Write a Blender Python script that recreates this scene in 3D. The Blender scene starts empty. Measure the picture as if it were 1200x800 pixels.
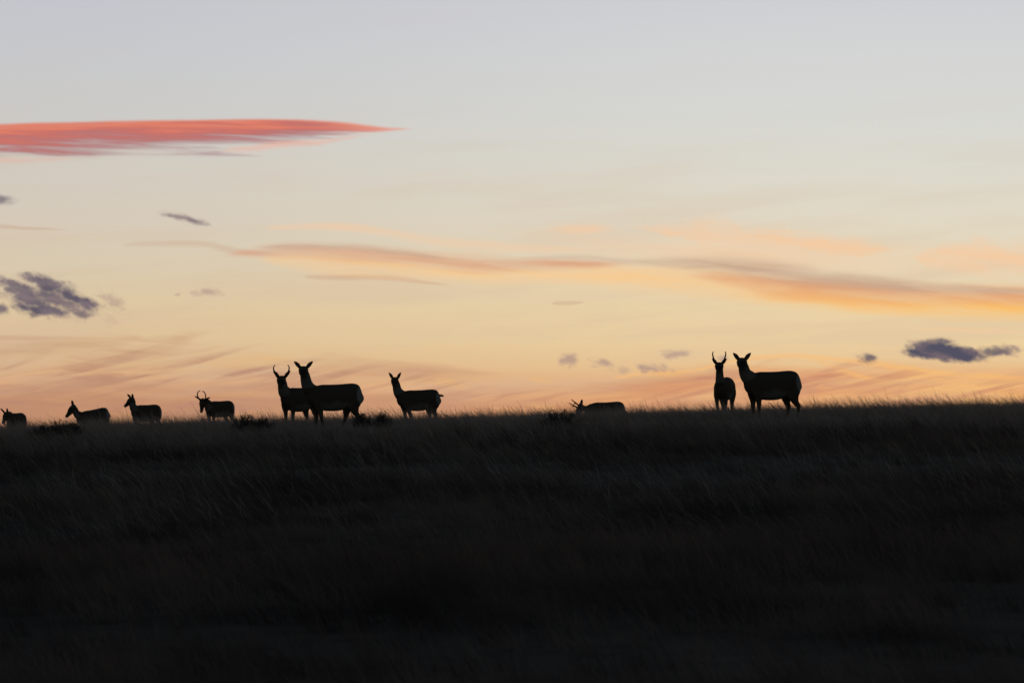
import bpy, bmesh, math, random
import numpy as np
from mathutils import Vector, Matrix, Quaternion

random.seed(7)
rng = np.random.default_rng(11)
scene = bpy.context.scene
COL = scene.collection

# ------------------------------------------------------------------ camera
CAM_Z = 1.7
cam_data = bpy.data.cameras.new('camera')
cam = bpy.data.objects.new('camera', cam_data)
COL.objects.link(cam)
cam.location = (0, 0, CAM_Z)
cam.rotation_euler = (math.radians(90 + 2.82), 0, 0)
cam_data.sensor_width = 36
cam_data.lens = 223.2
cam_data.clip_start = 0.5
cam_data.clip_end = 12000
cam_data.dof.use_dof = True
cam_data.dof.focus_distance = 135
cam_data.dof.aperture_fstop = 5.6
scene.camera = cam

scene.view_settings.view_transform = 'Standard'
scene.view_settings.look = 'None'
scene.view_settings.exposure = 0
scene.view_settings.gamma = 1

# ------------------------------------------------------------------ dusk sun (just under the ridge line)
SUN_EL = 0.8
SUN_AZ = 3.5
sd = bpy.data.lights.new('sun', 'SUN')
sd.energy = 0.12
sd.angle = math.radians(6)
sd.color = (1.0, 0.62, 0.36)
sun = bpy.data.objects.new('sun', sd)
COL.objects.link(sun)
_d = Vector((math.sin(math.radians(SUN_AZ)) * math.cos(math.radians(SUN_EL)),
             math.cos(math.radians(SUN_AZ)) * math.cos(math.radians(SUN_EL)),
             math.sin(math.radians(SUN_EL))))
sun.rotation_euler = _d.to_track_quat('Z', 'Y').to_euler()
sun.location = (0, 0, 60)

# ------------------------------------------------------------------ sky
def lin(c):
    r = []
    for v in c:
        v = v / 255.0
        r.append(v / 12.92 if v <= 0.04045 else ((v + 0.055) / 1.055) ** 2.4)
    return tuple(r) + (1.0,)

world = bpy.data.worlds.new('World')
scene.world = world
world.use_nodes = True
NT = world.node_tree
NT.nodes.clear()
N, L = NT.nodes, NT.links

def setin(sock, v):
    if isinstance(v, bpy.types.NodeSocket):
        L.new(v, sock)
    else:
        sock.default_value = v

def M(op, a, b=None, c=None, clamp=False):
    n = N.new('ShaderNodeMath'); n.operation = op; n.use_clamp = clamp
    setin(n.inputs[0], a)
    if b is not None: setin(n.inputs[1], b)
    if c is not None: setin(n.inputs[2], c)
    return n.outputs[0]

def smooth(v, lo, hi, o0=0.0, o1=1.0):
    n = N.new('ShaderNodeMapRange'); n.interpolation_type = 'SMOOTHSTEP'
    setin(n.inputs['Value'], v)
    n.inputs['From Min'].default_value = lo; n.inputs['From Max'].default_value = hi
    n.inputs['To Min'].default_value = o0; n.inputs['To Max'].default_value = o1
    return n.outputs[0]

def ramp(v, stops, interp='LINEAR'):
    n = N.new('ShaderNodeValToRGB'); n.color_ramp.interpolation = interp
    setin(n.inputs[0], v)
    cr = n.color_ramp
    while len(cr.elements) > 1: cr.elements.remove(cr.elements[-1])
    cr.elements[0].position = stops[0][0]; cr.elements[0].color = stops[0][1]
    for p, c in stops[1:]:
        e = cr.elements.new(p); e.color = c
    return n.outputs[0]

def mix(fac, a, b, mode='MIX'):
    n = N.new('ShaderNodeMix'); n.data_type = 'RGBA'; n.blend_type = mode
    setin(n.inputs['Factor'], fac)
    setin(n.inputs['A'], a); setin(n.inputs['B'], b)
    return n.outputs['Result']

def curve(v, pts, dom, rng_):
    """piecewise curve of v over domain dom, values over range rng_"""
    t = M('DIVIDE', M('SUBTRACT', v, dom[0]), dom[1] - dom[0])
    n = N.new('ShaderNodeFloatCurve')
    L.new(t, n.inputs['Value'])
    cv = n.mapping.curves[0]
    P = [((x - dom[0]) / (dom[1] - dom[0]), (y - rng_[0]) / (rng_[1] - rng_[0])) for x, y in pts]
    while len(cv.points) < len(P): cv.points.new(0.5, 0.5)
    for p, (x, y) in zip(cv.points, P):
        p.location = (x, y); p.handle_type = 'AUTO_CLAMPED'
    n.mapping.update()
    return M('MULTIPLY_ADD', n.outputs[0], rng_[1] - rng_[0], rng_[0])

tc = N.new('ShaderNodeTexCoord')
sep = N.new('ShaderNodeSeparateXYZ'); L.new(tc.outputs['Generated'], sep.inputs[0])
AZ = M('MULTIPLY', M('ARCTAN2', sep.outputs[0], sep.outputs[1]), 57.29578)     # bearing in degrees, + to the right
EL = M('MULTIPLY', M('ARCSINE', sep.outputs[2]), 57.29578)                      # degrees above the horizon
cmb = N.new('ShaderNodeCombineXYZ'); L.new(AZ, cmb.inputs[0]); L.new(EL, cmb.inputs[1])
SKYP = cmb.outputs[0]

def noise(scale_xy, rot=0.0, detail=5, rough=0.55, dist=0.0, off=(0, 0), src=None, color=False):
    m0 = N.new('ShaderNodeMapping'); m0.vector_type = 'POINT'
    L.new(src or SKYP, m0.inputs['Vector'])
    m0.inputs['Rotation'].default_value = (0, 0, math.radians(rot))      # turn first, then stretch
    m = N.new('ShaderNodeMapping'); m.vector_type = 'POINT'
    L.new(m0.outputs[0], m.inputs['Vector'])
    m.inputs['Location'].default_value = (off[0], off[1], 0)
    m.inputs['Scale'].default_value = (scale_xy[0], scale_xy[1], 1)
    n = N.new('ShaderNodeTexNoise'); n.noise_dimensions = '2D'
    L.new(m.outputs[0], n.inputs['Vector'])
    n.inputs['Scale'].default_value = 1
    n.inputs['Detail'].default_value = detail
    n.inputs['Roughness'].default_value = rough
    n.inputs['Distortion'].default_value = dist
    return n.outputs['Color'] if color else n.outputs[0]

# slow warp so that no edge is a clean curve
wc = noise((1.3, 4.0), detail=3, rough=0.5, off=(3.1, 7.7), color=True)
va = N.new('ShaderNodeVectorMath'); va.operation = 'SUBTRACT'; L.new(wc, va.inputs[0]); va.inputs[1].default_value = (0.5, 0.5, 0.5)
vb = N.new('ShaderNodeVectorMath'); vb.operation = 'MULTIPLY'; L.new(va.outputs[0], vb.inputs[0]); vb.inputs[1].default_value = (0.45, 0.034, 0)
vc = N.new('ShaderNodeVectorMath'); vc.operation = 'ADD'; L.new(SKYP, vc.inputs[0]); L.new(vb.outputs[0], vc.inputs[1])
WP = vc.outputs[0]
wsep = N.new('ShaderNodeSeparateXYZ'); L.new(WP, wsep.inputs[0])
WAZ, WEL = wsep.outputs[0], wsep.outputs[1]

STREAK = noise((0.7, 8), rot=3, detail=4, rough=0.5, dist=0.3)
STREAK2 = noise((1.0, 13), rot=5, detail=5, rough=0.52, dist=0.4, off=(5, 2))
PUFF = noise((3.0, 8.0), rot=14, detail=7, rough=0.62, dist=0.25)
PUFF2 = noise((7.0, 13.0), rot=18, detail=6, rough=0.65, off=(2, 9))
NSEL = {'s': STREAK, 't': STREAK2, 'p': PUFF, 'q': PUFF2}

def blob(az, el, ra, re, rot, k, nz, lo, hi, op):
    m = N.new('ShaderNodeMapping'); m.vector_type = 'TEXTURE'
    L.new(WP, m.inputs['Vector'])
    m.inputs['Location'].default_value = (az, el, 0)
    m.inputs['Rotation'].default_value = (0, 0, math.radians(rot))
    m.inputs['Scale'].default_value = (ra, re, 1)
    ln = N.new('ShaderNodeVectorMath'); ln.operation = 'LENGTH'; L.new(m.outputs[0], ln.inputs[0])
    f = M('MULTIPLY_ADD', M('SUBTRACT', NSEL[nz], 0.5), k, M('SUBTRACT', 1.0, ln.outputs['Value']))
    return smooth(f, lo, hi, 0, op)

DOM = (-5.4, 5.4)
def stroke(pts, k, nz, lo, hi, op, src=None):
    """a long cloud: pts = (azimuth, elevation of its axis, half thickness), in degrees"""
    c = curve(WAZ, [(p[0], p[1]) for p in pts], DOM, (0, 8))
    h = curve(WAZ, [(p[0], p[2]) for p in pts], DOM, (0, 1))
    d = M('DIVIDE', M('ABSOLUTE', M('SUBTRACT', WEL, c)), M('MAXIMUM', h, 0.002))
    f = M('MULTIPLY_ADD', M('SUBTRACT', NSEL[nz], 0.5), k, M('SUBTRACT', 1.0, d))
    tex = M('MULTIPLY_ADD', smooth(STREAK2, 0.36, 0.62), 0.34, 0.66)
    return M('MULTIPLY', M('MULTIPLY', tex, smooth(f, lo, hi, 0, op)), smooth(h, 0.002, max(0.012, 0.5 * max(p[2] for p in pts))))

def union(ms):
    o = ms[0]
    for m_ in ms[1:]: o = M('MAXIMUM', o, m_)
    return o

BASE_LEFT = [
    (2.206, (200, 148, 110)),
    (2.399, (209, 160, 122)),
    (2.591, (216, 178, 138)),
    (2.822, (220, 190, 150)),
    (3.131, (220, 197, 160)),
    (3.516, (216, 201, 175)),
    (3.901, (213, 201, 184)),
    (4.363, (209, 202, 191)),
    (4.825, (203, 201, 197)),
    (5.364, (199, 200, 203)),
    (5.903, (196, 197, 205)),
]
BASE_RIGHT = [
    (2.245, (222, 158, 112)),
    (2.437, (228, 178, 130)),
    (2.591, (234, 196, 146)),
    (2.822, (236, 208, 160)),
    (3.131, (234, 210, 168)),
    (3.516, (229, 213, 184)),
    (3.901, (225, 216, 196)),
    (4.363, (220, 217, 205)),
    (4.825, (216, 216, 211)),
    (5.364, (212, 213, 212)),
    (5.903, (207, 208, 212)),
]
NISHITA_GAIN = 0.094
BANK = [
    ([(-5.237, 2.16, 0.2772), (-3.851, 2.206, 0.2464), (-2.31, 2.206, 0.2002), (-0.77, 2.237, 0.1694), (0.385, 2.253, 0.1848), (1.232, 2.345, 0.2156), (2.002, 2.453, 0.231), (3.08, 2.422, 0.2464), (4.236, 2.391, 0.2618), (5.237, 2.391, 0.231)], 0.9, 's', 0.0, 0.75, 0.85),
    ([(-5.237, 2.399, 0.077), (-4.159, 2.422, 0.0924), (-3.08, 2.376, 0.1078), (-2.079, 2.461, 0.0924), (-1.54, 2.591, 0.1309), (-1.155, 2.576, 0.1001), (-0.462, 2.545, 0.0616), (0.154, 2.514, 0.0)], 1.3, 's', -0.1, 1.0, 0.55),
    ([(-5.237, 2.268, 0.1078), (-4.621, 2.376, 0.1386), (-4.159, 2.484, 0.154), (-3.62, 2.653, 0.1386), (-3.08, 2.784, 0.0924), (-2.772, 2.869, 0.0462), (-2.426, 2.93, 0.0)], 1.3, 't', -0.2, 1.2, 0.55),
    ([(-5.237, 2.699, 0.1001), (-4.621, 2.715, 0.1078), (-4.159, 2.761, 0.1078), (-3.62, 2.822, 0.077), (-3.235, 2.853, 0.0)], 1.3, 's', -0.2, 1.2, 0.6),
    ([(-3.466, 2.422, 0.0), (-2.926, 2.499, 0.0539), (-2.31, 2.576, 0.0693), (-1.925, 2.63, 0.0539), (-1.54, 2.684, 0.0)], 1.0, 't', -0.1, 1.1, 0.4),
    ([(-5.237, 2.822, 0.0308), (-4.467, 2.838, 0.0385), (-3.62, 2.83, 0.0308), (-3.08, 2.807, 0.0231), (-2.618, 2.784, 0.0)], 1.0, 's', 0.0, 0.9, 0.5),
]
BANKGLOW = [
    ([(-5.237, 2.514, 0.0924), (-4.159, 2.545, 0.1078), (-3.08, 2.591, 0.0924), (-2.079, 2.668, 0.077), (-1.54, 2.745, 0.0)], 1.0, 's', 0, 0.8, 0.45),
    ([(-1.54, 2.437, 0.0), (-0.616, 2.422, 0.077), (0.308, 2.468, 0.0462), (1.232, 2.514, 0.0616), (1.771, 2.545, 0.0616), (2.31, 2.607, 0.0924), (3.08, 2.545, 0.1386), (3.851, 2.437, 0.154), (4.621, 2.345, 0.1232), (5.237, 2.345, 0.1078)], 1.0, 's', 0, 0.8, 0.75),
    ([(-0.77, 2.183, 0.0), (0.154, 2.222, 0.0616), (1.232, 2.283, 0.0462), (2.156, 2.314, 0.077), (3.08, 2.299, 0.1078), (4.621, 2.283, 0.1078), (5.237, 2.283, 0.1078)], 1.0, 't', 0, 0.8, 0.5),
]
RIM = [
    ([(0.77, 2.468, 0.0), (1.078, 2.514, 0.0231), (1.54, 2.545, 0.0193), (2.002, 2.638, 0.0231), (2.464, 2.692, 0.0308), (2.926, 2.661, 0.0308), (3.466, 2.591, 0.0385), (4.005, 2.514, 0.0385), (4.621, 2.468, 0.0462), (5.237, 2.453, 0.0462)], 0.7, 's', 0.0, 0.8, 0.55),
]
WISP_BROWN = [
    ([(-1.925, 3.408, 0.0), (-1.617, 3.4, 0.0385), (-1.232, 3.392, 0.0385), (-0.847, 3.362, 0.0308), (-0.539, 3.323, 0.0)], 0.6, 's', 0.0, 0.9, 0.5),
    ([(-5.237, 3.839, 0.0308), (-4.621, 3.847, 0.0308), (-4.313, 3.831, 0.0231), (-3.928, 3.808, 0.0)], 0.6, 's', 0.0, 0.9, 0.4),
    ([(-3.62, 3.67, 0.0), (-3.235, 3.7, 0.0385), (-2.772, 3.693, 0.0462), (-2.464, 3.639, 0.0462), (-2.233, 3.608, 0.0)], 0.7, 's', 0.0, 0.9, 0.3),
    ([(0.308, 3.161, 0.0), (0.493, 3.161, 0.0308), (0.693, 3.169, 0.0)], 0.6, 'p', 0.0, 0.8, 0.35),
]
FIBRES = [
    ([(1.232, 2.283, 0.0), (1.771, 2.345, 0.0924), (2.31, 2.422, 0.1694), (3.08, 2.422, 0.2156), (3.851, 2.391, 0.2156), (4.621, 2.376, 0.2002), (5.237, 2.376, 0.2002)], 0.4, 's', -0.2, 0.9, 0.75),
    ([(-5.237, 2.437, 0.154), (-3.851, 2.468, 0.1694), (-2.695, 2.514, 0.1386), (-1.54, 2.453, 0.1232), (-0.308, 2.345, 0.1078), (1.078, 2.314, 0.077), (1.54, 2.283, 0.0)], 0.5, 's', -0.2, 1.0, 0.45),
]
FIBRES2 = [
    ([(0.77, 2.253, 0.0), (1.386, 2.345, 0.1232), (2.002, 2.468, 0.1848), (2.772, 2.468, 0.231), (3.543, 2.391, 0.2156), (4.621, 2.345, 0.2002), (5.237, 2.345, 0.2002)], 0.4, 's', -0.2, 0.9, 0.9),
    ([(-5.237, 2.453, 0.2618), (-3.851, 2.514, 0.2926), (-2.926, 2.576, 0.2618), (-2.079, 2.53, 0.231), (-1.155, 2.453, 0.2156), (-0.308, 2.345, 0.1232), (0.462, 2.283, 0.077), (0.924, 2.268, 0.0)], 0.5, 's', -0.2, 1.1, 0.78),
]
PEACH = [
    ([(-2.426, 3.824, 0.0), (-1.694, 3.847, 0.0462), (-0.924, 3.762, 0.0616), (-0.308, 3.693, 0.0616), (0.385, 3.654, 0.0462), (0.924, 3.631, 0.0)], 0.8, 's', -0.2, 1.1, 0.6),
    ([(1.04, 3.878, 0.0), (1.309, 3.824, 0.0539), (1.694, 3.785, 0.154), (2.156, 3.747, 0.1617), (2.541, 3.693, 0.154), (3.003, 3.654, 0.1155), (3.543, 3.623, 0.0)], 1.5, 'p', -0.2, 1.05, 0.85),
    ([(3.466, 3.57, 0.0), (3.851, 3.585, 0.1309), (4.236, 3.562, 0.1771), (4.698, 3.531, 0.2002), (5.237, 3.516, 0.2002)], 1.4, 'p', -0.2, 1.05, 0.85),
]
PEACHB = [
    (0.655, 3.831, 0.4236, 0.0693, 0, 1.0, 's', -0.15, 1.0, 0.6),
    (4.082, 2.915, 0.8471, 0.0308, -1, 0.4, 's', -0.1, 1.0, 0.5),
    (2.002, 3.593, 2.5414, 0.231, -2, 0.9, 's', -0.1, 1.2, 0.55),
]
GLOW = [
    ([(-2.464, 3.562, 0.0), (-2.002, 3.562, 0.1078), (-1.309, 3.523, 0.154), (-0.462, 3.454, 0.154), (0.308, 3.423, 0.1309), (1.078, 3.4, 0.1386), (1.771, 3.362, 0.1694), (2.31, 3.285, 0.1694), (2.772, 3.215, 0.1463), (3.466, 3.146, 0.1309), (4.082, 3.123, 0.1309), (5.237, 3.107, 0.1386)], 0.7, 's', -0.2, 1.05, 0.95),
]
ROSE = [
    ([(-2.526, 3.593, 0.0), (-2.233, 3.623, 0.0847), (-1.925, 3.639, 0.1155), (-1.386, 3.6, 0.1232), (-0.77, 3.546, 0.1078), (-0.308, 3.508, 0.1001), (0.154, 3.516, 0.0847), (0.462, 3.523, 0.0693), (0.924, 3.531, 0.0462), (1.309, 3.5, 0.0)], 0.8, 's', -0.15, 1.15, 0.9),
    ([(1.463, 3.423, 0.0), (1.925, 3.392, 0.0847), (2.541, 3.338, 0.1617), (3.08, 3.277, 0.154), (3.697, 3.238, 0.1386), (4.236, 3.231, 0.1309), (5.237, 3.208, 0.1309)], 0.8, 's', -0.2, 1.15, 0.85),
]
GREYTOP = [
    ([(-2.387, 3.662, 0.0), (-1.848, 3.677, 0.0462), (-1.386, 3.67, 0.0462), (-0.924, 3.616, 0.0385), (-0.385, 3.546, 0.0)], 0.8, 's', -0.1, 1.1, 0.45),
    ([(-0.077, 3.577, 0.0), (0.616, 3.585, 0.0385), (1.078, 3.554, 0.0462), (1.54, 3.531, 0.077), (2.002, 3.492, 0.1078), (2.541, 3.431, 0.1155), (3.08, 3.362, 0.1078), (3.62, 3.308, 0.0847), (4.236, 3.277, 0.0539), (4.698, 3.261, 0.0385), (5.237, 3.254, 0.0)], 0.8, 's', -0.15, 1.15, 0.75),
]
LENS_TOP = [
    (-5.314, 4.755),
    (-4.852, 4.775),
    (-4.313, 4.79),
    (-3.697, 4.809),
    (-3.08, 4.821),
    (-2.618, 4.832),
    (-2.233, 4.837),
    (-1.771, 4.825),
    (-1.386, 4.796),
    (-1.078, 4.769),
    (-0.847, 4.749),
    (-0.578, 4.732),
]
LENS_BOT = [
    (-5.314, 4.409),
    (-4.852, 4.417),
    (-4.313, 4.432),
    (-3.851, 4.447),
    (-3.389, 4.463),
    (-3.003, 4.478),
    (-2.618, 4.509),
    (-2.31, 4.532),
    (-2.002, 4.586),
    (-1.694, 4.621),
    (-1.386, 4.663),
    (-1.078, 4.702),
    (-0.847, 4.728),
    (-0.578, 4.731),
]
LENSFRINGE = [
    ([(-5.083, 4.44, 0.0462), (-4.621, 4.44, 0.0462), (-4.236, 4.447, 0.0385), (-3.851, 4.463, 0.0)], 1.2, 't', -0.1, 1.1, 0.4),
    ([(-2.772, 4.532, 0.0), (-2.387, 4.548, 0.0462), (-2.002, 4.594, 0.0385), (-1.617, 4.625, 0.0308), (-1.309, 4.663, 0.0154), (-1.078, 4.694, 0.0)], 0.9, 't', -0.1, 1.1, 0.55),
]
DARKSOFT = [
    (-4.174, 3.208, 0.7316, 0.2002, -14, 1.5, 'q', 0.0, 0.9, 0.45),
    (-3.62, 3.192, 0.2002, 0.1386, -30, 2.2, 'q', 0.25, 1.0, 0.5),
    (-2.726, 3.269, 0.231, 0.0616, -8, 1.8, 'q', 0.1, 1.0, 0.6),
    (-2.95, 3.924, 0.2772, 0.0693, -12, 1.2, 'q', 0.1, 1.0, 0.5),
    (-2.965, 3.238, 0.0385, 0.0231, 0, 1.2, 'q', 0.1, 1.0, 0.5),
    (0.524, 2.638, 0.154, 0.0847, -24, 2.0, 'q', 0.1, 1.0, 0.75),
    (0.786, 2.615, 0.1694, 0.0693, -18, 2.0, 'q', 0.1, 1.0, 0.7),
    (1.294, 2.576, 0.2156, 0.0693, -5, 2.0, 'q', 0.1, 1.0, 0.75),
    (1.463, 2.699, 0.1309, 0.0616, 0, 1.8, 'q', 0.1, 1.0, 0.65),
    (1.941, 2.668, 0.1078, 0.0616, 0, 1.2, 'q', 0.1, 1.0, 0.7),
    (1.001, 2.568, 0.1386, 0.0539, -10, 2.0, 'q', 0.15, 1.0, 0.4),
    (4.42, 2.722, 0.2002, 0.0924, 0, 1.8, 'q', 0.1, 0.9, 0.65),
]
DARK = [
    (-4.189, 3.208, 0.5391, 0.1617, -14, 1.3, 'q', 0.12, 0.85, 0.85),
    (-4.22, 3.308, 0.3543, 0.1078, -20, 1.3, 'q', 0.08, 0.75, 0.92),
    (-3.943, 3.2, 0.3543, 0.1078, -27, 1.2, 'q', 0.08, 0.75, 0.95),
    (-4.497, 3.3, 0.2618, 0.0847, -22, 1.4, 'q', 0.08, 0.75, 0.85),
    (-4.328, 3.208, 0.2618, 0.1155, -35, 1.2, 'q', 0.08, 0.75, 0.9),
    (-4.236, 3.1, 0.3851, 0.0847, -9, 1.2, 'q', 0.08, 0.75, 0.95),
    (-4.598, 3.107, 0.1848, 0.077, -12, 1.2, 'q', 0.08, 0.8, 0.9),
    (-3.866, 3.061, 0.1848, 0.0462, -10, 1.4, 'q', 0.08, 0.8, 0.75),
    (-2.88, 3.901, 0.1848, 0.0462, -16, 1.0, 'q', 0.08, 0.9, 0.8),
    (-3.034, 3.939, 0.154, 0.0347, -6, 1.0, 'q', 0.08, 0.9, 0.55),
    (-4.621, 4.078, 0.2464, 0.0616, -6, 0.8, 'q', 0.05, 0.9, 0.8),
]
DARKBLUE = [
    (3.812, 2.738, 0.3235, 0.1232, -2, 0.8, 'q', 0.1, 0.55, 0.97),
    (4.051, 2.699, 0.3235, 0.1001, -4, 0.8, 'q', 0.1, 0.55, 0.97),
    (4.336, 2.722, 0.2772, 0.077, 3, 1.2, 'q', 0.1, 0.8, 0.75),
    (3.835, 2.799, 0.2002, 0.0693, 0, 1.1, 'q', 0.1, 0.65, 0.85),
    (3.211, 2.668, 0.154, 0.0693, -6, 1.2, 'q', 0.1, 0.85, 0.85),
]

# clear sky: warm at the horizon, pale grey blue above
lowt = M('DIVIDE', M('SUBTRACT', EL, 1.5), 5.0)
left_ = ramp(lowt, [((e - 1.5) / 5.0, lin(c)) for e, c in BASE_LEFT])
right_ = ramp(lowt, [((e - 1.5) / 5.0, lin(c)) for e, c in BASE_RIGHT])
sky = mix(smooth(AZ, -5.2, 3.6), left_, right_)

# faint uneven veil over everything
veil = smooth(noise((0.35, 3.2), rot=-4, detail=5, rough=0.55, off=(1, 4)), 0.42, 0.72, 0, 1)
veilm = M('MULTIPLY', veil, smooth(EL, 5.4, 3.0, 0.04, 0.32))
sky = mix(veilm, sky, lin((214, 186, 160)))

# low bank: brownish rose streaks, sweeping up to the left and right
bank_n1 = smooth(noise((0.42, 4.2), rot=-9, detail=6, rough=0.52, dist=0.9, off=(8.2, 1.3)), 0.40, 0.66)
bank_n2 = smooth(noise((0.5, 5.0), rot=11, detail=6, rough=0.55, dist=0.8, off=(1.2, 6.4)), 0.42, 0.70)
BANKMASKS = [stroke(*b) for b in BANK]
bank = M('MULTIPLY', union(BANKMASKS), M('MULTIPLY_ADD', bank_n1, 0.35, 0.65))
bankcol = mix(smooth(AZ, -2.5, 3.5), lin((190, 138, 107)), lin((224, 154, 106)))
bankcol = mix(M('MULTIPLY', smooth(noise((0.5, 7.0), rot=-6, detail=5, rough=0.55, dist=0.6, off=(7, 2)), 0.42, 0.62), 0.45), bankcol, lin((178, 132, 118)))
sky = mix(bank, sky, bankcol)
glowlow = M('MULTIPLY', bank_n2, union([stroke(*b) for b in BANKGLOW]))
sky = mix(glowlow, sky, mix(smooth(AZ, -4, 3), lin((224, 180, 126)), lin((250, 186, 112))))
fibre = smooth(noise((0.75, 9.0), rot=-9, detail=6, rough=0.6, dist=1.2, off=(3, 5)), 0.40, 0.64)
fibm = M('MULTIPLY', fibre, union([stroke(*b) for b in FIBRES]))
sky = mix(fibm, sky, mix(smooth(AZ, -1, 4), lin((236, 182, 130)), lin((246, 194, 126))))
fibre2 = smooth(noise((0.6, 8.0), rot=-12, detail=6, rough=0.58, dist=1.0, off=(13, 2)), 0.46, 0.68)
sky = mix(M('MULTIPLY', fibre2, union([stroke(*b) for b in FIBRES2])), sky, mix(smooth(AZ, -2, 3), lin((180, 132, 112)), lin((202, 138, 110))))
sky = mix(union([stroke(*b) for b in RIM]), sky, lin((250, 190, 116)))
sky = mix(union([stroke(*b) for b in WISP_BROWN]), sky, lin((196, 150, 122)))

# peach upper wisps, long streak
sky = mix(union([stroke(*b) for b in PEACH] + [blob(*b) for b in PEACHB]), sky, lin((247, 201, 158)))
sky = mix(union([stroke(*b) for b in GLOW]), sky, mix(smooth(AZ, 0.5, 4.4), lin((246, 203, 148)), lin((253, 190, 100))))
sky = mix(union([stroke(*b) for b in ROSE]), sky, mix(smooth(AZ, -1, 3.8), lin((216, 164, 134)), lin((228, 158, 110))))
sky = mix(union([stroke(*b) for b in GREYTOP]), sky, lin((190, 160, 139)))

# salmon lenticular cloud
ptop = curve(WAZ, LENS_TOP, DOM, (0, 8)); pbot = curve(WAZ, LENS_BOT, DOM, (0, 8))
ptop = M('MULTIPLY_ADD', M('SUBTRACT', STREAK, 0.5), 0.02, ptop)
thick = M('MAXIMUM', M('SUBTRACT', ptop, pbot), 0.003)
vv = M('DIVIDE', M('SUBTRACT', EL, pbot), thick)                 # 0 at its ragged underside, 1 at its crisp top
fib = noise((0.7, 13), rot=0, detail=6, rough=0.55, dist=0.4, off=(4, 1))
fib2 = noise((1.0, 26), rot=2, detail=6, rough=0.55, dist=0.4, off=(9, 3))
vr = M('MULTIPLY_ADD', M('SUBTRACT', fib, 0.5), 0.75, vv)
vr = M('MULTIPLY_ADD', M('SUBTRACT', fib2, 0.5), 0.65, vr)
topm = smooth(M('DIVIDE', M('SUBTRACT', ptop, EL), 0.035), 0, 1)
botm = smooth(vr, -0.06, 0.52)
lens = M('MULTIPLY', M('MULTIPLY', topm, botm), smooth(thick, 0.004, 0.05))
lenscol = ramp(vr, [(0.0, lin((196, 166, 160))), (0.24, lin((168, 134, 140))), (0.45, lin((182, 112, 112))),
                    (0.66, lin((200, 106, 97))), (0.86, lin((224, 120, 94))), (1.0, lin((222, 128, 108)))])
lenscol = mix(smooth(AZ, -1.9, -0.8), lenscol, lin((238, 158, 136)))
sky = mix(M('MULTIPLY', lens, 0.94), sky, lenscol)
sky = mix(union([stroke(*b) for b in LENSFRINGE]), sky, lin((236, 178, 158)))

# small dark clouds in the foreground of the glow
sky = mix(union([blob(*b) for b in DARKSOFT]), sky, lin((168, 140, 134)))
darkcol = mix(smooth(PUFF, 0.35, 0.65), lin((84, 80, 98)), lin((120, 106, 116)))
sky = mix(union([blob(*b) for b in DARK]), sky, darkcol)
cut = union([blob(*b) for b in DARKBLUE])
sky = mix(cut, sky, mix(smooth(PUFF, 0.4, 0.65), lin((72, 74, 96)), lin((112, 98, 108))))

# higher up and away from the sunset the physical sky takes over
nish = N.new('ShaderNodeTexSky'); nish.sky_type = 'NISHITA'; nish.sun_disc = False
nish.sun_elevation = math.radians(SUN_EL); nish.sun_rotation = math.radians(SUN_AZ)
nish.altitude = 1900; nish.air_density = 1.0; nish.dust_density = 1.0; nish.ozone_density = 1.5
nb = N.new('ShaderNodeVectorMath'); nb.operation = 'SCALE'
L.new(nish.outputs[0], nb.inputs[0]); nb.inputs['Scale'].default_value = NISHITA_GAIN
front = M('MULTIPLY', smooth(EL, 6.6, 20.0, 1, 0), smooth(M('ABSOLUTE', AZ), 12.0, 65.0, 1, 0))
sky = mix(front, nb.outputs[0], sky)

bg = N.new('ShaderNodeBackground'); L.new(sky, bg.inputs['Color']); bg.inputs['Strength'].default_value = 1.0
wo = N.new('ShaderNodeOutputWorld'); L.new(bg.outputs[0], wo.inputs['Surface'])
world.cycles.sampling_method = 'MANUAL'
world.cycles.sample_map_resolution = 1024

# ------------------------------------------------------------------ materials
def material(name):
    m = bpy.data.materials.new(name); m.use_nodes = True
    nt = m.node_tree
    b = nt.nodes['Principled BSDF']
    return m, nt, b

def tint_material(name, c1, c2, scale, rough=0.9, detail=4, bump=0.0, coord='Object'):
    m, nt, b = material(name)
    t = nt.nodes.new('ShaderNodeTexCoord')
    n = nt.nodes.new('ShaderNodeTexNoise'); n.inputs['Scale'].default_value = scale; n.inputs['Detail'].default_value = detail
    nt.links.new(t.outputs[coord], n.inputs['Vector'])
    r = nt.nodes.new('ShaderNodeValToRGB')
    r.color_ramp.elements[0].position = 0.35; r.color_ramp.elements[0].color = c1 + (1,)
    r.color_ramp.elements[1].position = 0.65; r.color_ramp.elements[1].color = c2 + (1,)
    nt.links.new(n.outputs[0], r.inputs[0]); nt.links.new(r.outputs[0], b.inputs['Base Color'])
    b.inputs['Roughness'].default_value = rough
    b.inputs['Specular IOR Level'].default_value = 0.15
    if bump:
        bp = nt.nodes.new('ShaderNodeBump'); bp.inputs['Strength'].default_value = bump
        nt.links.new(n.outputs[0], bp.inputs['Height']); nt.links.new(bp.outputs[0], b.inputs['Normal'])
    return m

MAT_SOIL = tint_material('dry_soil', (0.035, 0.028, 0.022), (0.075, 0.06, 0.045), 1.3, 1.0, 8, 0.4)
MAT_BARK = tint_material('sage_bark', (0.05, 0.04, 0.035), (0.11, 0.09, 0.075), 14, 0.95, 6, 0.4)
MAT_HORN = tint_material('black_horn', (0.010, 0.009, 0.009), (0.028, 0.025, 0.023), 30, 0.6, 4, 0.3)
MAT_EYE = tint_material('dark_eye', (0.004, 0.003, 0.003), (0.008, 0.006, 0.005), 10, 0.15, 1)

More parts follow.
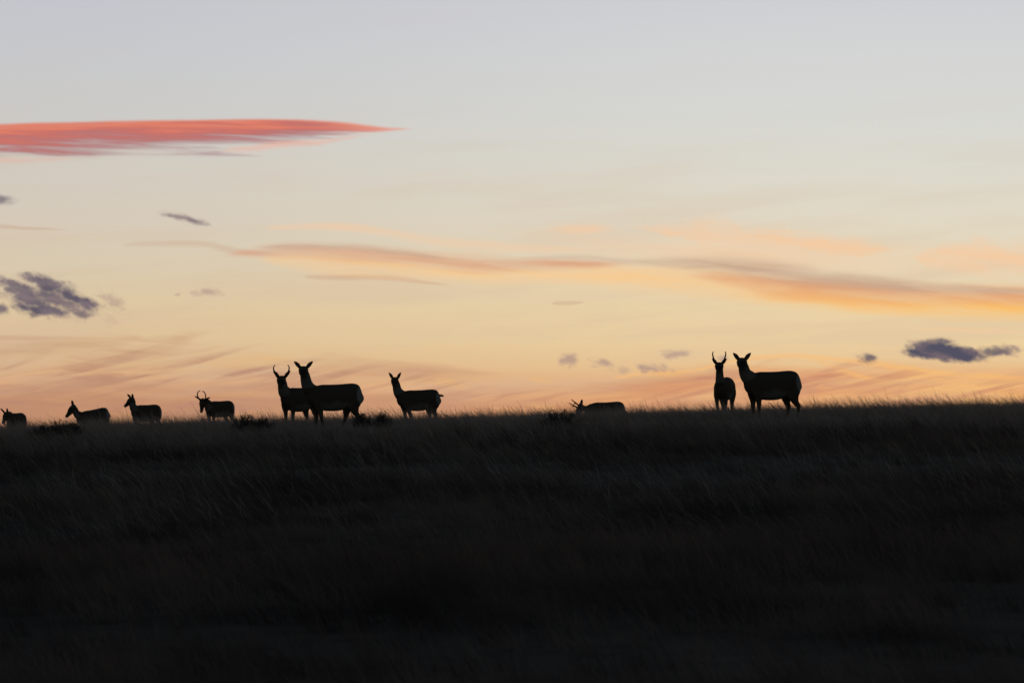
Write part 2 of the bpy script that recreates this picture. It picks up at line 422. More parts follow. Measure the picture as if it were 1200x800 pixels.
def leafy(name, c1, c2, scale, transl):
    """thin blades or leaves that let some light through"""
    m, nt, b = material(name)
    t = nt.nodes.new('ShaderNodeTexCoord')
    n = nt.nodes.new('ShaderNodeTexNoise'); n.inputs['Scale'].default_value = scale; n.inputs['Detail'].default_value = 5
    nt.links.new(t.outputs['Object'], n.inputs['Vector'])
    r = nt.nodes.new('ShaderNodeValToRGB')
    r.color_ramp.elements[0].position = 0.38; r.color_ramp.elements[0].color = c1 + (1,)
    r.color_ramp.elements[1].position = 0.62; r.color_ramp.elements[1].color = c2 + (1,)
    nt.links.new(n.outputs[0], r.inputs[0])
    d = nt.nodes.new('ShaderNodeBsdfDiffuse'); tr = nt.nodes.new('ShaderNodeBsdfTranslucent')
    mx = nt.nodes.new('ShaderNodeMixShader'); mx.inputs[0].default_value = transl
    nt.links.new(r.outputs[0], d.inputs['Color']); nt.links.new(r.outputs[0], tr.inputs['Color'])
    nt.links.new(d.outputs[0], mx.inputs[1]); nt.links.new(tr.outputs[0], mx.inputs[2])
    nt.nodes.remove(b)
    nt.links.new(mx.outputs[0], nt.nodes['Material Output'].inputs['Surface'])
    return m

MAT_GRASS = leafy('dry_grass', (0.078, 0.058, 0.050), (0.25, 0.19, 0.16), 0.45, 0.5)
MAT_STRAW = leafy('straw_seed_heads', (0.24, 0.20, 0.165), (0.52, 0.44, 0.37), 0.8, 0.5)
MAT_CREST = leafy('backlight_painted_crest_grass', (0.31, 0.245, 0.215), (0.54, 0.44, 0.39), 0.5, 0.5)  # base colour raised to put the skyline backlight into the crest blades
MAT_SAGE = leafy('sage_leaf', (0.07, 0.068, 0.06), (0.14, 0.135, 0.12), 6.0, 0.15)

m, nt, b = material('pronghorn_coat')
a = nt.nodes.new('ShaderNodeAttribute'); a.attribute_name = 'coat'
t = nt.nodes.new('ShaderNodeTexCoord')
n = nt.nodes.new('ShaderNodeTexNoise'); n.inputs['Scale'].default_value = 45; n.inputs['Detail'].default_value = 6
nt.links.new(t.outputs['Object'], n.inputs['Vector'])
mp = nt.nodes.new('ShaderNodeMapRange'); mp.inputs['To Min'].default_value = 0.7; mp.inputs['To Max'].default_value = 1.25
nt.links.new(n.outputs[0], mp.inputs[0])
vm = nt.nodes.new('ShaderNodeVectorMath'); vm.operation = 'SCALE'
nt.links.new(a.outputs['Color'], vm.inputs[0]); nt.links.new(mp.outputs[0], vm.inputs['Scale'])
nt.links.new(vm.outputs[0], b.inputs['Base Color'])
b.inputs['Roughness'].default_value = 0.95; b.inputs['Specular IOR Level'].default_value = 0.08
bp = nt.nodes.new('ShaderNodeBump'); bp.inputs['Strength'].default_value = 0.5; bp.inputs['Distance'].default_value = 0.01
nt.links.new(n.outputs[0], bp.inputs['Height']); nt.links.new(bp.outputs[0], b.inputs['Normal'])
MAT_COAT = m

# ------------------------------------------------------------------ terrain
# bearing from the camera (x / y) and slope of the sight line grazing the crest (at 118 m) and the bench behind it
CREST_B = [-0.12097, -0.08065, -0.06559, -0.05376, -0.0336, -0.01478, 0.01384, 0.04032, 0.08065, 0.12097]
CREST_S = [0.033938, 0.034341, 0.03461, 0.034879, 0.035148, 0.035685, 0.036492, 0.03703, 0.037836, 0.038508]
BENCH_B = [-0.12097, -0.08065, -0.07258, -0.06559, -0.05766, -0.04637, -0.0336, -0.01478, 0.01384, 0.04032, 0.08065, 0.12097]
BENCH_S = [0.032594, 0.033266, 0.033535, 0.033938, 0.034476, 0.035148, 0.035148, 0.035551, 0.036358, 0.036895, 0.037702, 0.038374]
DROP_Y = [0, 45, 60, 80, 95, 105, 118, 135, 5000]
DROP_S = [0.045027, 0.045027, 0.027554, 0.013172, 0.006183, 0.003226, 0.000672, 0.0, 0.0]

def smoothnoise(x, y, s, seed):
    r_ = np.random.default_rng(seed)
    v = 0
    for i in range(6):
        a_ = r_.uniform(0, 2 * np.pi); f = s * (0.6 + 0.25 * i); p = r_.uniform(0, 6.28)
        v = v + np.sin((x * np.cos(a_) + y * np.sin(a_)) * f + p) / (1 + 0.4 * i)
    return v / 3.0

def height(x, y):
    """hill rising away from the viewer to a crest at 118 m, then a gentler bench to 240 m"""
    x = np.asarray(x, float); y = np.asarray(y, float)
    bear = x / np.maximum(y, 45.0)
    t1 = np.interp(bear, CREST_B, CREST_S)                     # slope of the sight line to the crest
    t2 = np.interp(bear, BENCH_B, BENCH_S)
    w = np.clip((y - 118) / 55.0, 0, 1); w = w * w * (3 - 2 * w)
    t_ = t1 * (1 - w) + t2 * w - np.interp(y, DROP_Y, DROP_S)
    z = CAM_Z + y * t_
    z45 = CAM_Z + 45.0 * (t1 - np.interp(45.0, DROP_Y, DROP_S))
    u = np.clip(y / 45.0, 0, 1)
    near = z45 * u ** 1.25
    z = np.where(y < 45, near, z)
    zf = CAM_Z + 240 * t2
    f = np.clip((y - 240) / 220.0, 0, 1); f = f * f * (3 - 2 * f)
    z = np.where(y > 240, zf * (1 - f) + 3.0 * f, z)
    z = z + 0.035 * smoothnoise(x, y * 0.7, 0.55, 3) * np.clip(y / 60, 0, 1)
    z = z + 0.10 * smoothnoise(x, y, 0.14, 5) * np.clip((60 - abs(y - 75)) / 40, 0, 1) * np.clip((112 - y) / 20, 0, 1)
    return z

def axis_pts(a, b, step, far, grow=1.25):
    v = list(np.arange(a, b + 1e-6, step)); s = step
    while v[-1] < far: s *= grow; v.append(v[-1] + s)
    return v

ys = axis_pts(0, 262, 1.0, 5000); yb = [-p for p in axis_pts(0, 5, 1.0, 500)][:0:-1]
ys = np.array(yb + ys)
xr = axis_pts(0, 34, 0.8, 3500); xs = np.array([-p for p in xr][:0:-1] + xr)
GX, GY = np.meshgrid(xs, ys)
GZ = height(GX, GY)
nx, ny = len(xs), len(ys)
me = bpy.data.meshes.new('ground')
co = np.stack([GX, GY, GZ], -1).reshape(-1, 3)
idx = np.arange(nx * ny).reshape(ny, nx)
q = np.stack([idx[:-1, :-1], idx[:-1, 1:], idx[1:, 1:], idx[1:, :-1]], -1).reshape(-1, 4)

def mesh_from_quads(name, co, q, smooth_=False):
    me = bpy.data.meshes.new(name)
    me.vertices.add(len(co)); me.vertices.foreach_set('co', co.astype(np.float32).ravel())
    me.loops.add(q.size); me.loops.foreach_set('vertex_index', q.astype(np.int32).ravel())
    me.polygons.add(len(q))
    me.polygons.foreach_set('loop_start', (np.arange(len(q)) * q.shape[1]).astype(np.int32))
    me.update(calc_edges=True)
    if smooth_: me.polygons.foreach_set('use_smooth', np.ones(len(q), bool))
    return me

gme = mesh_from_quads('ground', co, q, True); gme.materials.append(MAT_SOIL)
ground = bpy.data.objects.new('ground', gme); COL.objects.link(ground); ground['kind'] = 'structure'

# ------------------------------------------------------------------ grass (stuff)
def blades(x, y, h, w, lean, azm, curl, nseg):
    """curved tapering ribbons rooted at x, y; returns vertices and quads"""
    n = len(x)
    z0 = height(x, y) - 0.02
    fx = rng.uniform(0, 2 * np.pi, n)
    sx, sy = np.cos(fx), np.sin(fx) * 0.6
    V = np.zeros((n, (nseg + 1) * 2, 3))
    for i in range(nseg + 1):
        t = i / nseg
        off = h * (lean * t + curl * t * t)
        cx = x + off * np.cos(azm); cy = y + off * np.sin(azm)
        cz = z0 + h * (t - 0.35 * np.abs(lean + curl) * t * t * np.minimum(1, np.abs(lean + curl)))
        ww = w * (1.0 - 0.75 * t) * 0.5
        V[:, 2 * i] = np.stack([cx - sx * ww, cy - sy * ww, cz], -1)
        V[:, 2 * i + 1] = np.stack([cx + sx * ww, cy + sy * ww, cz], -1)
    b0 = (np.arange(n) * (nseg + 1) * 2)[:, None]
    Q = np.concatenate([b0 + np.array([[2 * i, 2 * i + 1, 2 * i + 3, 2 * i + 2]]) for i in range(nseg)], 1).reshape(-1, 4)
    return V.reshape(-1, 3), Q

def scatter(n_tuft, per, y0, y1, spread, hmean, wid, nseg, gap=0.0):
    # tufts over the fan that the hill shows, with room to the sides
    yy = np.sqrt(rng.uniform(y0 ** 2, y1 ** 2, n_tuft))
    xx = rng.uniform(-1, 1, n_tuft) * (yy * 0.088 + 2.0)
    patch = smoothnoise(xx, yy, 0.35, 21) + 0.6 * smoothnoise(xx, yy, 1.1, 22)
    keep = rng.uniform(0, 1, n_tuft) < np.clip(1.0 - gap * (patch < -0.25), 0, 1)
    xx, yy, patch = xx[keep], yy[keep], patch[keep]
    th = hmean * np.clip(1 + 0.38 * patch, 0.45, 1.7) * rng.lognormal(0, 0.18, len(xx))
    X = np.repeat(xx, per); Y = np.repeat(yy, per); H = np.repeat(th, per)
    k = len(X)
    X = X + rng.normal(0, spread, k); Y = Y + rng.normal(0, spread, k)
    H = H * rng.uniform(0.45, 1.15, k)
    az = np.pi + rng.normal(0, 0.7, k) + 0.5 * np.repeat(smoothnoise(xx, yy, 0.2, 31), per)
    lean = np.abs(rng.normal(0.30, 0.22, k)); curl = np.abs(rng.normal(0.38, 0.25, k))
    return blades(X, Y, H, wid * rng.uniform(0.6, 1.3, k), lean, az, curl, nseg)

def grass_object(name, sets, label, mat):
    off = 0; Vs, Qs = [], []
    for V, Q in sets:
        Vs.append(V); Qs.append(Q + off); off += len(V)
    me = mesh_from_quads(name, np.concatenate(Vs), np.concatenate(Qs))
    me.materials.append(mat)
    o = bpy.data.objects.new(name, me); COL.objects.link(o)
    o['kind'] = 'stuff'; o['label'] = label; o['category'] = 'grass'
    return o

def stalks(n, y0, y1, hmean, wid):
    """single seed stalks that stand above the mat, each with a slim drooping head"""
    yy = np.sqrt(rng.uniform(y0 ** 2, y1 ** 2, n)); xx = rng.uniform(-1, 1, n) * (yy * 0.088 + 2.0)
    pn = smoothnoise(xx, yy, 0.9, 41) + 0.7 * smoothnoise(xx, yy, 2.6, 42)
    keep = rng.uniform(0, 1, n) < np.clip(0.55 + 0.6 * pn, 0.06, 1)
    xx, yy, pn = xx[keep], yy[keep], pn[keep]; k = len(xx)
    h = hmean * np.clip(1 + 0.34 * pn, 0.5, 1.7) * rng.uniform(0.6, 1.25, k)
    az = np.pi + rng.normal(0, 0.5, k)
    lean = np.abs(rng.normal(0.35, 0.18, k)); curl = np.abs(rng.normal(0.50, 0.22, k))
    V, Q = blades(xx, yy, h, np.full(k, wid), lean, az, curl, 4)
    V = V.reshape(k, 10, 3)
    for i, f in ((3, 2.6), (4, 0.8)):                       # widen the seed head, keep the tip
        c = (V[:, 2 * i] + V[:, 2 * i + 1]) / 2
        V[:, 2 * i] = c + (V[:, 2 * i] - c) * f; V[:, 2 * i + 1] = c + (V[:, 2 * i + 1] - c) * f
    return V.reshape(-1, 3), Q

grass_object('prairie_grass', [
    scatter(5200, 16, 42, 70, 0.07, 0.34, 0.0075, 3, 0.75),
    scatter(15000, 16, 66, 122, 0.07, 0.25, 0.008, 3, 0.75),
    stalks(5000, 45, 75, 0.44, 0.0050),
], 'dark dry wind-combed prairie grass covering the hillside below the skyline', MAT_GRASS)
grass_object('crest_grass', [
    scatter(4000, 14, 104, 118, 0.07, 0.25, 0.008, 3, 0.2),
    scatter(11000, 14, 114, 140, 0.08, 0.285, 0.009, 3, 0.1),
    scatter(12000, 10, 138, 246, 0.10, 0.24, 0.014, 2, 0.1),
], 'short grass with backlight painted into its colour along the top of the hill around the animals feet', MAT_CREST)
grass_object('grass_seed_stalks', [
    stalks(13000, 72, 112, 0.38, 0.0050),
    stalks(44000, 106, 150, 0.40, 0.0042),
    stalks(14000, 150, 240, 0.38, 0.0065),
], 'thin seed stalks bending above the grass and fringing the skyline', MAT_STRAW)

# ------------------------------------------------------------------ mesh tools
def loft(bm, pts, rw, rh, side, n=14, close=True):
    """elliptical tube through pts; rw half width along side, rh half height"""
    pts = [Vector(p) for p in pts]
    rings = []
    for i, p in enumerate(pts):
        a_ = pts[max(i - 1, 0)]; b_ = pts[min(i + 1, len(pts) - 1)]
        t_ = (b_ - a_).normalized()
        s_ = Vector(side); s_ = (s_ - t_ * s_.dot(t_)).normalized()
        u_ = t_.cross(s_)
        rings.append([bm.verts.new(p + s_ * rw[i] * math.cos(k * 2 * math.pi / n) + u_ * rh[i] * math.sin(k * 2 * math.pi / n)) for k in range(n)])
    for r0, r1 in zip(rings, rings[1:]):
        for k in range(n):
            bm.faces.new((r0[k], r0[(k + 1) % n], r1[(k + 1) % n], r1[k]))
    if close:
        bm.faces.new(rings[0][::-1]); bm.faces.new(rings[-1])

def dense(pts, vals, m=4):
    """Catmull-Rom refinement of a chain of points and per-point values"""
    P = [np.array(tuple(p) + tuple(v), float) for p, v in zip(pts, vals)]
    out = []
    for i in range(len(P) - 1):
        p0 = P[max(i - 1, 0)]; p1 = P[i]; p2 = P[i + 1]; p3 = P[min(i + 2, len(P) - 1)]
        for k in range(m):
            t_ = k / m
            out.append(0.5 * ((2 * p1) + (-p0 + p2) * t_ + (2 * p0 - 5 * p1 + 4 * p2 - p3) * t_ ** 2 + (-p0 + 3 * p1 - 3 * p2 + p3) * t_ ** 3))
    out.append(P[-1])
    return [tuple(o[:3]) for o in out], [tuple(np.maximum(o[3:], 0.002)) for o in out]

def tube(bm, chain, side=(0, 1, 0), n=14, m=4):
    """chain: (x, y, z, half width, half height)"""
    p, v = dense([c[:3] for c in chain], [c[3:] for c in chain], m)
    loft(bm, p, [a_[0] for a_ in v], [a_[1] for a_ in v], side, n)

def link_mesh(name, bm_or_me, mat, parent=None, smooth_=True):
    if isinstance(bm_or_me, bmesh.types.BMesh):
        bmesh.ops.recalc_face_normals(bm_or_me, faces=bm_or_me.faces)
        me = bpy.data.meshes.new(name); bm_or_me.to_mesh(me); bm_or_me.free()
    else: me = bm_or_me
    if not me.materials: me.materials.append(mat)
    if smooth_: me.polygons.foreach_set('use_smooth', [True] * len(me.polygons))
    o = bpy.data.objects.new(name, me); COL.objects.link(o)
    if parent: o.parent = parent
    return o

def fuse(bm, voxel, relax=6):
    """overlapping closed shapes -> one continuous skin"""
    bmesh.ops.recalc_face_normals(bm, faces=bm.faces)
    me = bpy.data.meshes.new('raw'); bm.to_mesh(me); bm.free()
    o = bpy.data.objects.new('raw', me); COL.objects.link(o)
    r = o.modifiers.new('r', 'REMESH'); r.mode = 'VOXEL'; r.voxel_size = voxel
    s = o.modifiers.new('s', 'SMOOTH'); s.factor = 0.5; s.iterations = relax
    dg = bpy.context.evaluated_depsgraph_get(); dg.update()
    out = bpy.data.meshes.new_from_object(o.evaluated_get(dg))
    bpy.data.objects.remove(o); bpy.data.meshes.remove(me)
    return out

# ------------------------------------------------------------------ pronghorns
WHITE = (0.36, 0.35, 0.34); TAN = (0.12, 0.092, 0.07); DARK_C = (0.03, 0.024, 0.02)

def pronghorn(label, x, y, heading, poll, look, up=(0, 0, 1), size=1.0, ears=((0.55, 0.75, 0.0), (0.55, 0.75, 0.0)),
              horns=None, legs=None, bedded=False, tail=(-0.012, 0.0, -0.12), belly=1.0, neck_bulk=1.0, head=1.22, pitch=0.0, ear_turn=0.0, ear_len=.155):
    """heading: degrees, 0 = towards +X. poll: where the skull joins the neck, look: muzzle direction (world),
    all other numbers in the animal's own frame (+X forward)"""
    z = float(height(x, y))
    root = bpy.data.objects.new('pronghorn', None); COL.objects.link(root)
    root.empty_display_size = 0.4
    root.location = (x, y, z); root.rotation_euler = (0, math.radians(pitch), math.radians(heading)); root.scale = (size,) * 3
    root['label'] = label; root['category'] = 'pronghorn'; root['group'] = 'pronghorns along the ridge'
    R = Matrix.Rotation(math.radians(-heading), 3, 'Z')
    f = (R @ Vector(look)).normalized()
    dz = -0.38 if bedded else 0.0
    dn_ = dz - 0.09 if bedded else 0.0                       # a bedded animal carries its neck lower than its back
    poll = Vector(poll)
    bm = bmesh.new()
    # trunk
    T = [(-.572, .735, .045, .065), (-.556, .728, .098, .135), (-.512, .722, .150, .188), (-.42, .718, .180, .224), (-.28, .702, .192, .234 * belly),
         (-.10, .668, .202, .252 * belly), (.10, .660, .197, .252 * belly), (.25, .672, .175, .240), (.37, .700, .142, .200),
         (.46, .735, .098, .138), (.51, .755, .04, .06)]
    tube(bm, [(a_, 0, b_ + dz, c_, d_) for a_, b_, c_, d_ in T], n=20)
    # neck
    nb0 = Vector((.36, 0, .74 + dn_)); nb1 = Vector((.46, 0, .82 + dn_))
    d = poll - nb1
    side_n = Vector((0, 1, 0))
    k_ = neck_bulk
    c1 = nb1 + d * 0.35 + Vector((0.015, 0, -0.01)); c2 = nb1 + d * 0.74
    ch = [(*nb0, .12, .15 * min(1, k_)), (*nb1, .100 * k_, .135 * k_), (*c1, .086 * k_, .112 * k_), (*c2, .078 * k_, .096 * k_), (*poll, .072 * k_, .080), (*(poll + d.normalized() * .035), .04, .05)]
    # side vector: world-left of body, turning with the head near the top
    tube(bm, ch, side=side_n, n=16)
    # head frame
    u0 = (R @ Vector(up)); s = u0.cross(f).normalized(); u = f.cross(s).normalized()
    O = poll + u * 0.0
    def H(a_, b_, c_): return O + (f * a_ + s * b_ + u * c_) * head
    HC = [(-.055, .000, .030, .035), (-.02, .008, .062, .070), (.045, .008, .072, .080), (.10, .000, .066, .074), (.16, -.014, .047, .058),
          (.215, -.022, .037, .044), (.26, -.026, .034, .038), (.285, -.028, .020, .022)]
    tube(bm, [(*H(a_, 0, b_), c_ * head * 1.06, d_ * head) for a_, b_, c_, d_ in HC], side=s, n=14, m=3)
    # brow ridges
    for sg in (-1, 1):
        tube(bm, [(*H(.015, sg * .040, .045), .014, .014), (*H(.06, sg * .058, .040), .024, .022), (*H(.11, sg * .045, .028), .012, .012)], side=s, n=8, m=3)
    # ears
    for sg, (eo, eu, ef) in zip((-1, 1), ears):
        b0 = H(-.01, sg * .050, .045)
        dr = (s * sg * eo + u * eu + f * ef).normalized()
        ln = ear_len * head
        flat = (f * (1 - ear_turn) + s * ear_turn)
        wv = dr.cross(flat).normalized()
        E = [(0, .028, .020), (.25, .040, .022), (.5, .042, .021), (.75, .032, .016), (.93, .015, .010), (1, .005, .006)]
        p_, v_ = dense([tuple(b0 + dr * ln * e[0] + s * (-sg) * .012 * math.sin(e[0] * math.pi)) for e in E], [(e[1], e[2]) for e in E], 3)
        loft(bm, p_, [a_[0] for a_ in v_], [a_[1] for a_ in v_], wv, 10)
    # tail
    tb = Vector((-.53, 0, .80 + dz)); tv = Vector(tail)
    tube(bm, [(*tb, .035, .034), (*(tb + tv * .55 + Vector((-.01, 0, 0))), .036, .032), (*(tb + tv), .020, .018)], n=10)
    # legs: chains of joints (x, z) for near/far, front/hind
    if bedded:
        for sg in (-1, 1):
            tube(bm, [(.30, sg * .10, .26, .07, .09), (.22, sg * .14, .12, .05, .06), (.42, sg * .13, .05, .03, .035), (.30, sg * .15, .035, .02, .022), (.22, sg * .15, .03, .022, .02)], n=12)
            tube(bm, [(-.42, sg * .10, .28, .12, .15), (-.22, sg * .19, .18, .07, .10), (-.46, sg * .20, .08, .035, .04), (-.28, sg * .21, .035, .02, .022), (-.16, sg * .21, .03, .022, .02)], n=12)
    else:
        lg = legs or ((.29, .26), (-.33, -.45))
        for i, sg in enumerate((-1, 1)):
            fx = lg[0][i]; hx = lg[1][i]
            tube(bm, [(.33, sg * .085, .66, .07, .11), (.31 + (fx - .29) * .1, sg * .105, .52, .058, .095), (.30 + (fx - .29) * .4, sg * .095, .38, .041, .055),
                      (.30 + (fx - .29) * .75, sg * .085, .255, .031, .036), (fx + .005, sg * .08, .14, .021, .024), (fx, sg * .08, .075, .024, .027),
                      (fx + .015, sg * .08, .035, .018, .024), (fx + .025, sg * .08, .0, .024, .032)], n=12)
            tube(bm, [(-.42, sg * .085, .72, .09, .13), (-.40, sg * .11, .60, .085, .135), (-.38 + (hx + .4) * .3, sg * .11, .49, .066, .110), (-.41 + (hx + .4) * .6, sg * .095, .38, .045, .066),
                      (-.455 + (hx + .4) * .9, sg * .09, .30, .033, .043), (hx - .030, sg * .085, .17, .022, .026), (hx - .01, sg * .085, .08, .024, .027),
                      (hx + .005, sg * .085, .035, .018, .024), (hx + .015, sg * .085, .0, .024, .032)], n=12)
    me = fuse(bm, 0.0115)
    me.name = 'body'
    # coat pattern
    n = len(me.vertices); co = np.empty(n * 3, np.float32); me.vertices.foreach_get('co', co); co = co.reshape(-1, 3)
    X, Y, Z = co[:, 0], co[:, 1], co[:, 2] - dz
    def ss(v, a_, b_):
        q_ = np.clip((v - a_) / (b_ - a_), 0, 1); return q_ * q_ * (3 - 2 * q_)
    edge = 0.012 * np.sin(X * 23 + Y * 9) + 0.012 * np.sin(X * 11 - Z * 17)
    w = .7 * ss(.57 + edge - Z, -.06, .09) * ss(Z, .38, .46) * ss(X, -.38, -.16) * ss(.30 - X, 0, .14)
    rump = ss(.18 - np.hypot(X + .60, (Z - .72) * .8), -.02, .03)
    w = np.maximum(w, rump)
    rel = co - np.array(poll); fr = rel @ np.array(f) / head; uu = rel @ np.array(u) / head
    dn = np.array(d.normalized()); ax = (co - np.array(nb1)) @ dn / d.length
    perp = co - np.array(nb1) - np.outer((co - np.array(nb1)) @ dn, dn)
    throat = ss(perp[:, 0], .050, .085) * (np.linalg.norm(perp, axis=1) < .17)
    bands = np.maximum(ss(ax, .22, .26) * ss(.36 - ax, 0, .04), ss(ax, .56, .60) * ss(.74 - ax, 0, .04))
    w = np.maximum(w, throat * bands * .35)
    headm = (np.linalg.norm(rel, axis=1) < .34) & (fr > .02)
    w = np.maximum(w, headm * .4 * ss(-uu, .03, .05) * ss(.2 - fr, 0, .05))
    col = np.array(TAN) * (1 - w[:, None]) + np.array(WHITE) * w[:, None]
    dk = headm * ss(fr, .12, .16) * ss(uu, -.03, -.01)
    dk = np.maximum(dk, (ss(.05 - Z, 0, .02) if not bedded else 0))
    dark_ = np.array(DARK_C if horns else (0.06, 0.045, 0.035))
    col = col * (1 - dk[:, None]) + dark_ * dk[:, None]
    ca = me.color_attributes.new('coat', 'FLOAT_COLOR', 'POINT')
    ca.data.foreach_set('color', np.concatenate([col, np.ones((n, 1))], 1).astype(np.float32).ravel())
    link_mesh('body', me, MAT_COAT, root)
    # eyes
    for sg in (-1, 1):
        e = bmesh.new()
        bmesh.ops.create_uvsphere(e, u_segments=12, v_segments=8, radius=.017, matrix=Matrix.Translation(H(.062, sg * .066, .026)))
        link_mesh('eye', e, MAT_EYE, root)
    # horns: flattened sheath with a forward prong and a hooked tip
    if horns:
        for sg in (-1, 1):
            h = bmesh.new()
            ch = [(*H(f_, sg * s_ * .92, u_), r1, r2) for s_, u_, f_, r1, r2 in horns['path']]
            tube(h, ch, side=f, n=10, m=5)
            k = horns['prong']; p0 = Vector(ch[k][:3])
            tube(h, [(*p0, .018, .012), (*(p0 + f * .035 + u * .015), .014, .009), (*(p0 + f * .060 + u * .040), .004, .004)], side=u, n=8, m=3)
            link_mesh('horn', h, MAT_HORN, root)
    return root

HORN_TALL = {'prong': 2, 'path': [(.048, .035, .020, .034, .024), (.078, .075, .025, .035, .024), (.108, .122, .024, .030, .021), (.132, .170, .015, .021, .016),
                                  (.140, .212, .000, .016, .013), (.126, .246, -.01, .012, .010), (.108, .256, -.012, .006, .006)]}
HORN_UPRIGHT = {'prong': 2, 'path': [(.050, .035, .020, .030, .020), (.075, .085, .025, .029, .020), (.098, .135, .024, .024, .018), (.116, .185, .015, .019, .016),
                                     (.124, .228, .000, .016, .013), (.116, .260, -.01, .012, .010), (.106, .268, -.012, .006, .006)]}
HORN_LYRE = {'prong': 2, 'path': [(.040, .035, .02, .032, .024), (.068, .12, .03, .031, .022), (.096, .215, .03, .026, .020), (.100, .310, .02, .020, .017),
                                  (.080, .380, .005, .017, .015), (.048, .408, -.005, .013, .012), (.024, .394, -.01, .008, .008)]}
HORN_YOUNG = {'prong': 2, 'path': [(.038, .035, .03, .025, .020), (.055, .09, .035, .023, .018), (.072, .15, .04, .019, .015), (.085, .21, .045, .014, .012),
                                   (.088, .26, .045, .010, .009), (.085, .28, .04, .004, .004)]}

pronghorn('pronghorn cut by the left edge of the photo, head turned down and ears upright',
          -15.645, 200, -110, (0.66, 0, 0.84), (-0.35, -0.6, -0.7),
          ears=((.30,.95,.0),(.30,.95,.0)),
          legs=((.29,.26),(-.33,-.42)),
          ear_turn=0.1,
          head=1.3,
          ear_len=0.18)
pronghorn('hornless pronghorn walking left with its head stretched forward and legs hidden by the grass',
          -13.145, 200, -158, (0.55, 0, 1.05), (-0.92, -0.15, -0.66),
          ears=((.10,1,-.6),(.10,1,-.6)),
          legs=((.38,.16),(-.26,-.50)),
          pitch=8,
          head=1.4,
          ear_turn=1.0,
          ear_len=0.14)
pronghorn('small hornless pronghorn looking left with raised neck, between the walking one and the ring-horned buck',
          -11.328, 196, -137, (0.5, 0, 1.05), (-0.7, -0.45, -0.5),
          ears=((.55,.8,.0),(.55,.8,.0)),
          size=1.03,
          ear_turn=0.5)
pronghorn('buck with big curled horns almost meeting in a ring, its head lowered',
          -9.247, 200, -137, (0.63, 0, 0.89), (-0.12, -0.5, -0.85),
          up=(0,-.55,.85),
          horns=HORN_LYRE,
          ears=((.9,.75,-.1),(.9,.75,-.1)),
          ear_len=0.18,
          neck_bulk=1.1,
          legs=((.29,.24),(-.36,-.50)),
          head=1.36,
          size=1.03)
pronghorn('horned buck facing the camera, half hidden behind the larger doe',
          -4.478, 133, -128, (0.54, 0, 1.05), (-0.1, -0.97, -0.28),
          horns=HORN_TALL,
          ears=((.66,.8,-.1),(.66,.8,-.1)),
          neck_bulk=1.12,
          head=1.28)
pronghorn('large doe standing side-on in front of the horned buck, ears raised, looking at the camera',
          -3.5, 124, -163, (0.58, 0, 1.16), (0.03, -0.97, -0.25),
          ears=((.68,.75,.0),(.68,.75,.0)),
          legs=((.30,.21),(-.20,-.42)),
          size=1.03)
pronghorn('doe standing alone with its short tail held straight out',
          -2.357, 158, -160, (0.57, 0, 1.125), (-0.1, -0.97, -0.25),
          ears=((.5,.85,.0),(.5,.85,.0)),
          tail=(-.150,0,-.02),
          legs=((.26,.13),(-.28,-.38)),
          size=1.03)
pronghorn('buck lying low in the grass with its head bent down and horns pointing forward',
          2.323, 160, -155, (0.62, 0, 0.39), (-0.55, -0.45, -0.68),
          up=(-.8,0,.5),
          horns=HORN_YOUNG,
          ears=((.35,.5,-.9),(.35,.5,-.9)),
          bedded=True,
          ear_len=0.13,
          ear_turn=0.4,
          neck_bulk=0.72)
pronghorn('slim buck with upright horns facing the camera beside the largest doe at right',
          4.509, 135, -102, (0.54, 0, 1.12), (-0.08, -0.97, -0.25),
          horns=HORN_UPRIGHT,
          ears=((.62,.75,-.1),(.62,.75,-.1)),
          ear_len=0.13)
pronghorn('rightmost pronghorn, a stout doe side-on with pale rump, looking at the camera',
          4.895, 120, -155, (0.57, 0, 1.055), (-0.05, -0.97, -0.25),
          ears=((.62,.8,.0),(.62,.8,.0)),
          legs=((.30,.26),(-.34,-.46)),
          size=1.07,
          ear_len=0.14)

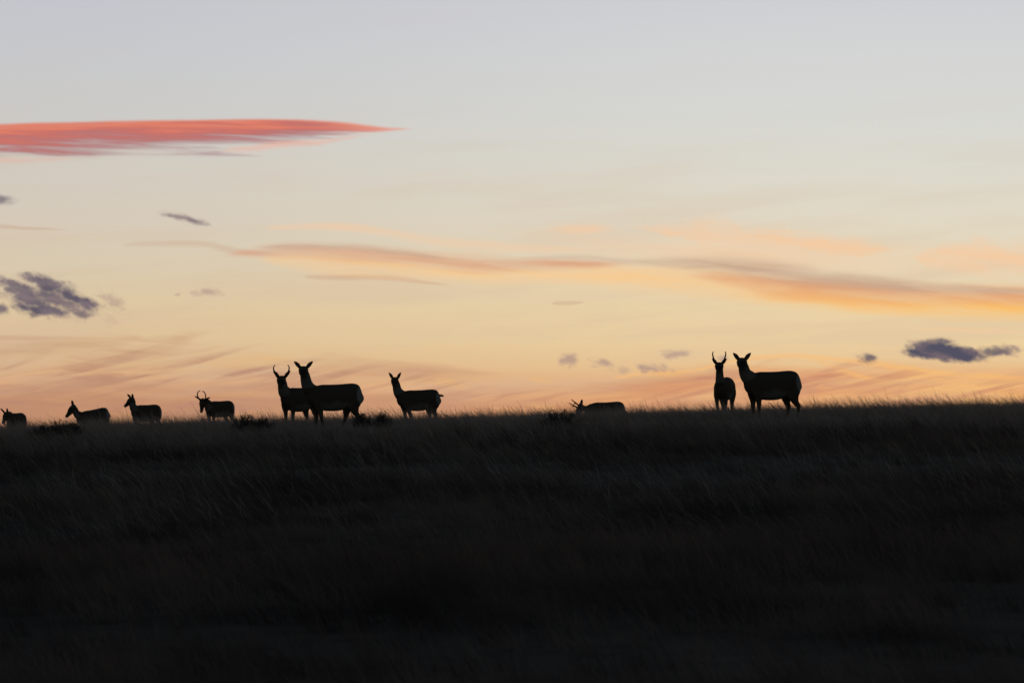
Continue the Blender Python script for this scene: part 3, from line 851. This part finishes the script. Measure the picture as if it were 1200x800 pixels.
# ------------------------------------------------------------------ sagebrush
def sagebrush(label, x, y, w, h, seed, group='sagebrush on the hill', sprigs=46):
    r_ = random.Random(seed)
    z = float(height(x, y))
    root = bpy.data.objects.new('sagebrush', None); COL.objects.link(root)
    root.location = (x, y, z - .02)
    root['label'] = label; root['category'] = 'shrub'; root['group'] = group
    st = bmesh.new(); fo = bmesh.new()
    for i in range(sprigs):
        a_ = r_.uniform(0, 6.283); q = r_.random() ** .6
        tip = Vector((math.cos(a_) * q * w / 2, math.sin(a_) * q * w / 2, h * (1 - .45 * q * q) * r_.uniform(.72, 1.12)))
        mid = Vector((tip.x * .62, tip.y * .62, tip.z * .42)) + Vector((r_.uniform(-.03, .03), r_.uniform(-.03, .03), 0))
        b0 = Vector((tip.x * .12, tip.y * .12, 0))
        tube(st, [(*b0, .012, .012), (*mid, .007, .007), (*tip, .002, .002)], side=(1, .2, 0), n=5, m=2)
        for j in range(34):                                   # small narrow leaves up each sprig
            t_ = r_.uniform(.30, 1.02)
            c = mid.lerp(tip, (t_ - .5) * 2) if t_ > .5 else b0.lerp(mid, t_ * 2)
            d = Vector((r_.gauss(0, 1), r_.gauss(0, 1), r_.uniform(.2, 1.4))).normalized()
            s_ = d.cross(Vector((r_.gauss(0, 1), r_.gauss(0, 1), r_.gauss(0, 1)))).normalized()
            ln = r_.uniform(.025, .055) * (1.2 - .35 * t_); wd = r_.uniform(.004, .008)
            c = c + Vector((r_.gauss(0, .014), r_.gauss(0, .014), 0))
            v = [fo.verts.new(c - s_ * wd), fo.verts.new(c + s_ * wd), fo.verts.new(c + d * ln + s_ * wd * .6), fo.verts.new(c + d * ln - s_ * wd * .6)]
            fo.faces.new(v)
    link_mesh('stem', st, MAT_BARK, root)
    me = bpy.data.meshes.new('foliage'); fo.to_mesh(me); fo.free()
    link_mesh('foliage', me, MAT_SAGE, root, False)
    return root

sagebrush('spiky dark sagebrush on the skyline just right of the ring-horned buck', -4.88, 116, 0.55, 0.46, 1)
sagebrush('low sagebrush left of the horned buck that faces the camera', -4.631, 118, 0.5, 0.34, 2)
sagebrush('spiky sagebrush on the skyline touching the hind feet of the large doe', -2.791, 118, 0.42, 0.4, 3)
sagebrush('small bushy sagebrush on the skyline between the large doe and the lone doe', -2.395, 118, 0.42, 0.38, 4)
sagebrush('broad dark sagebrush under the muzzle of the pronghorn walking left', -8.17, 116, 0.75, 0.4, 5, sprigs=80)
sagebrush('low dark sagebrush between the two leftmost pronghorns', -8.575, 116, 0.55, 0.32, 6)
sagebrush('dark mounded sagebrush below the lying buck', 0.828, 112, 0.9, 0.42, 7, sprigs=80)
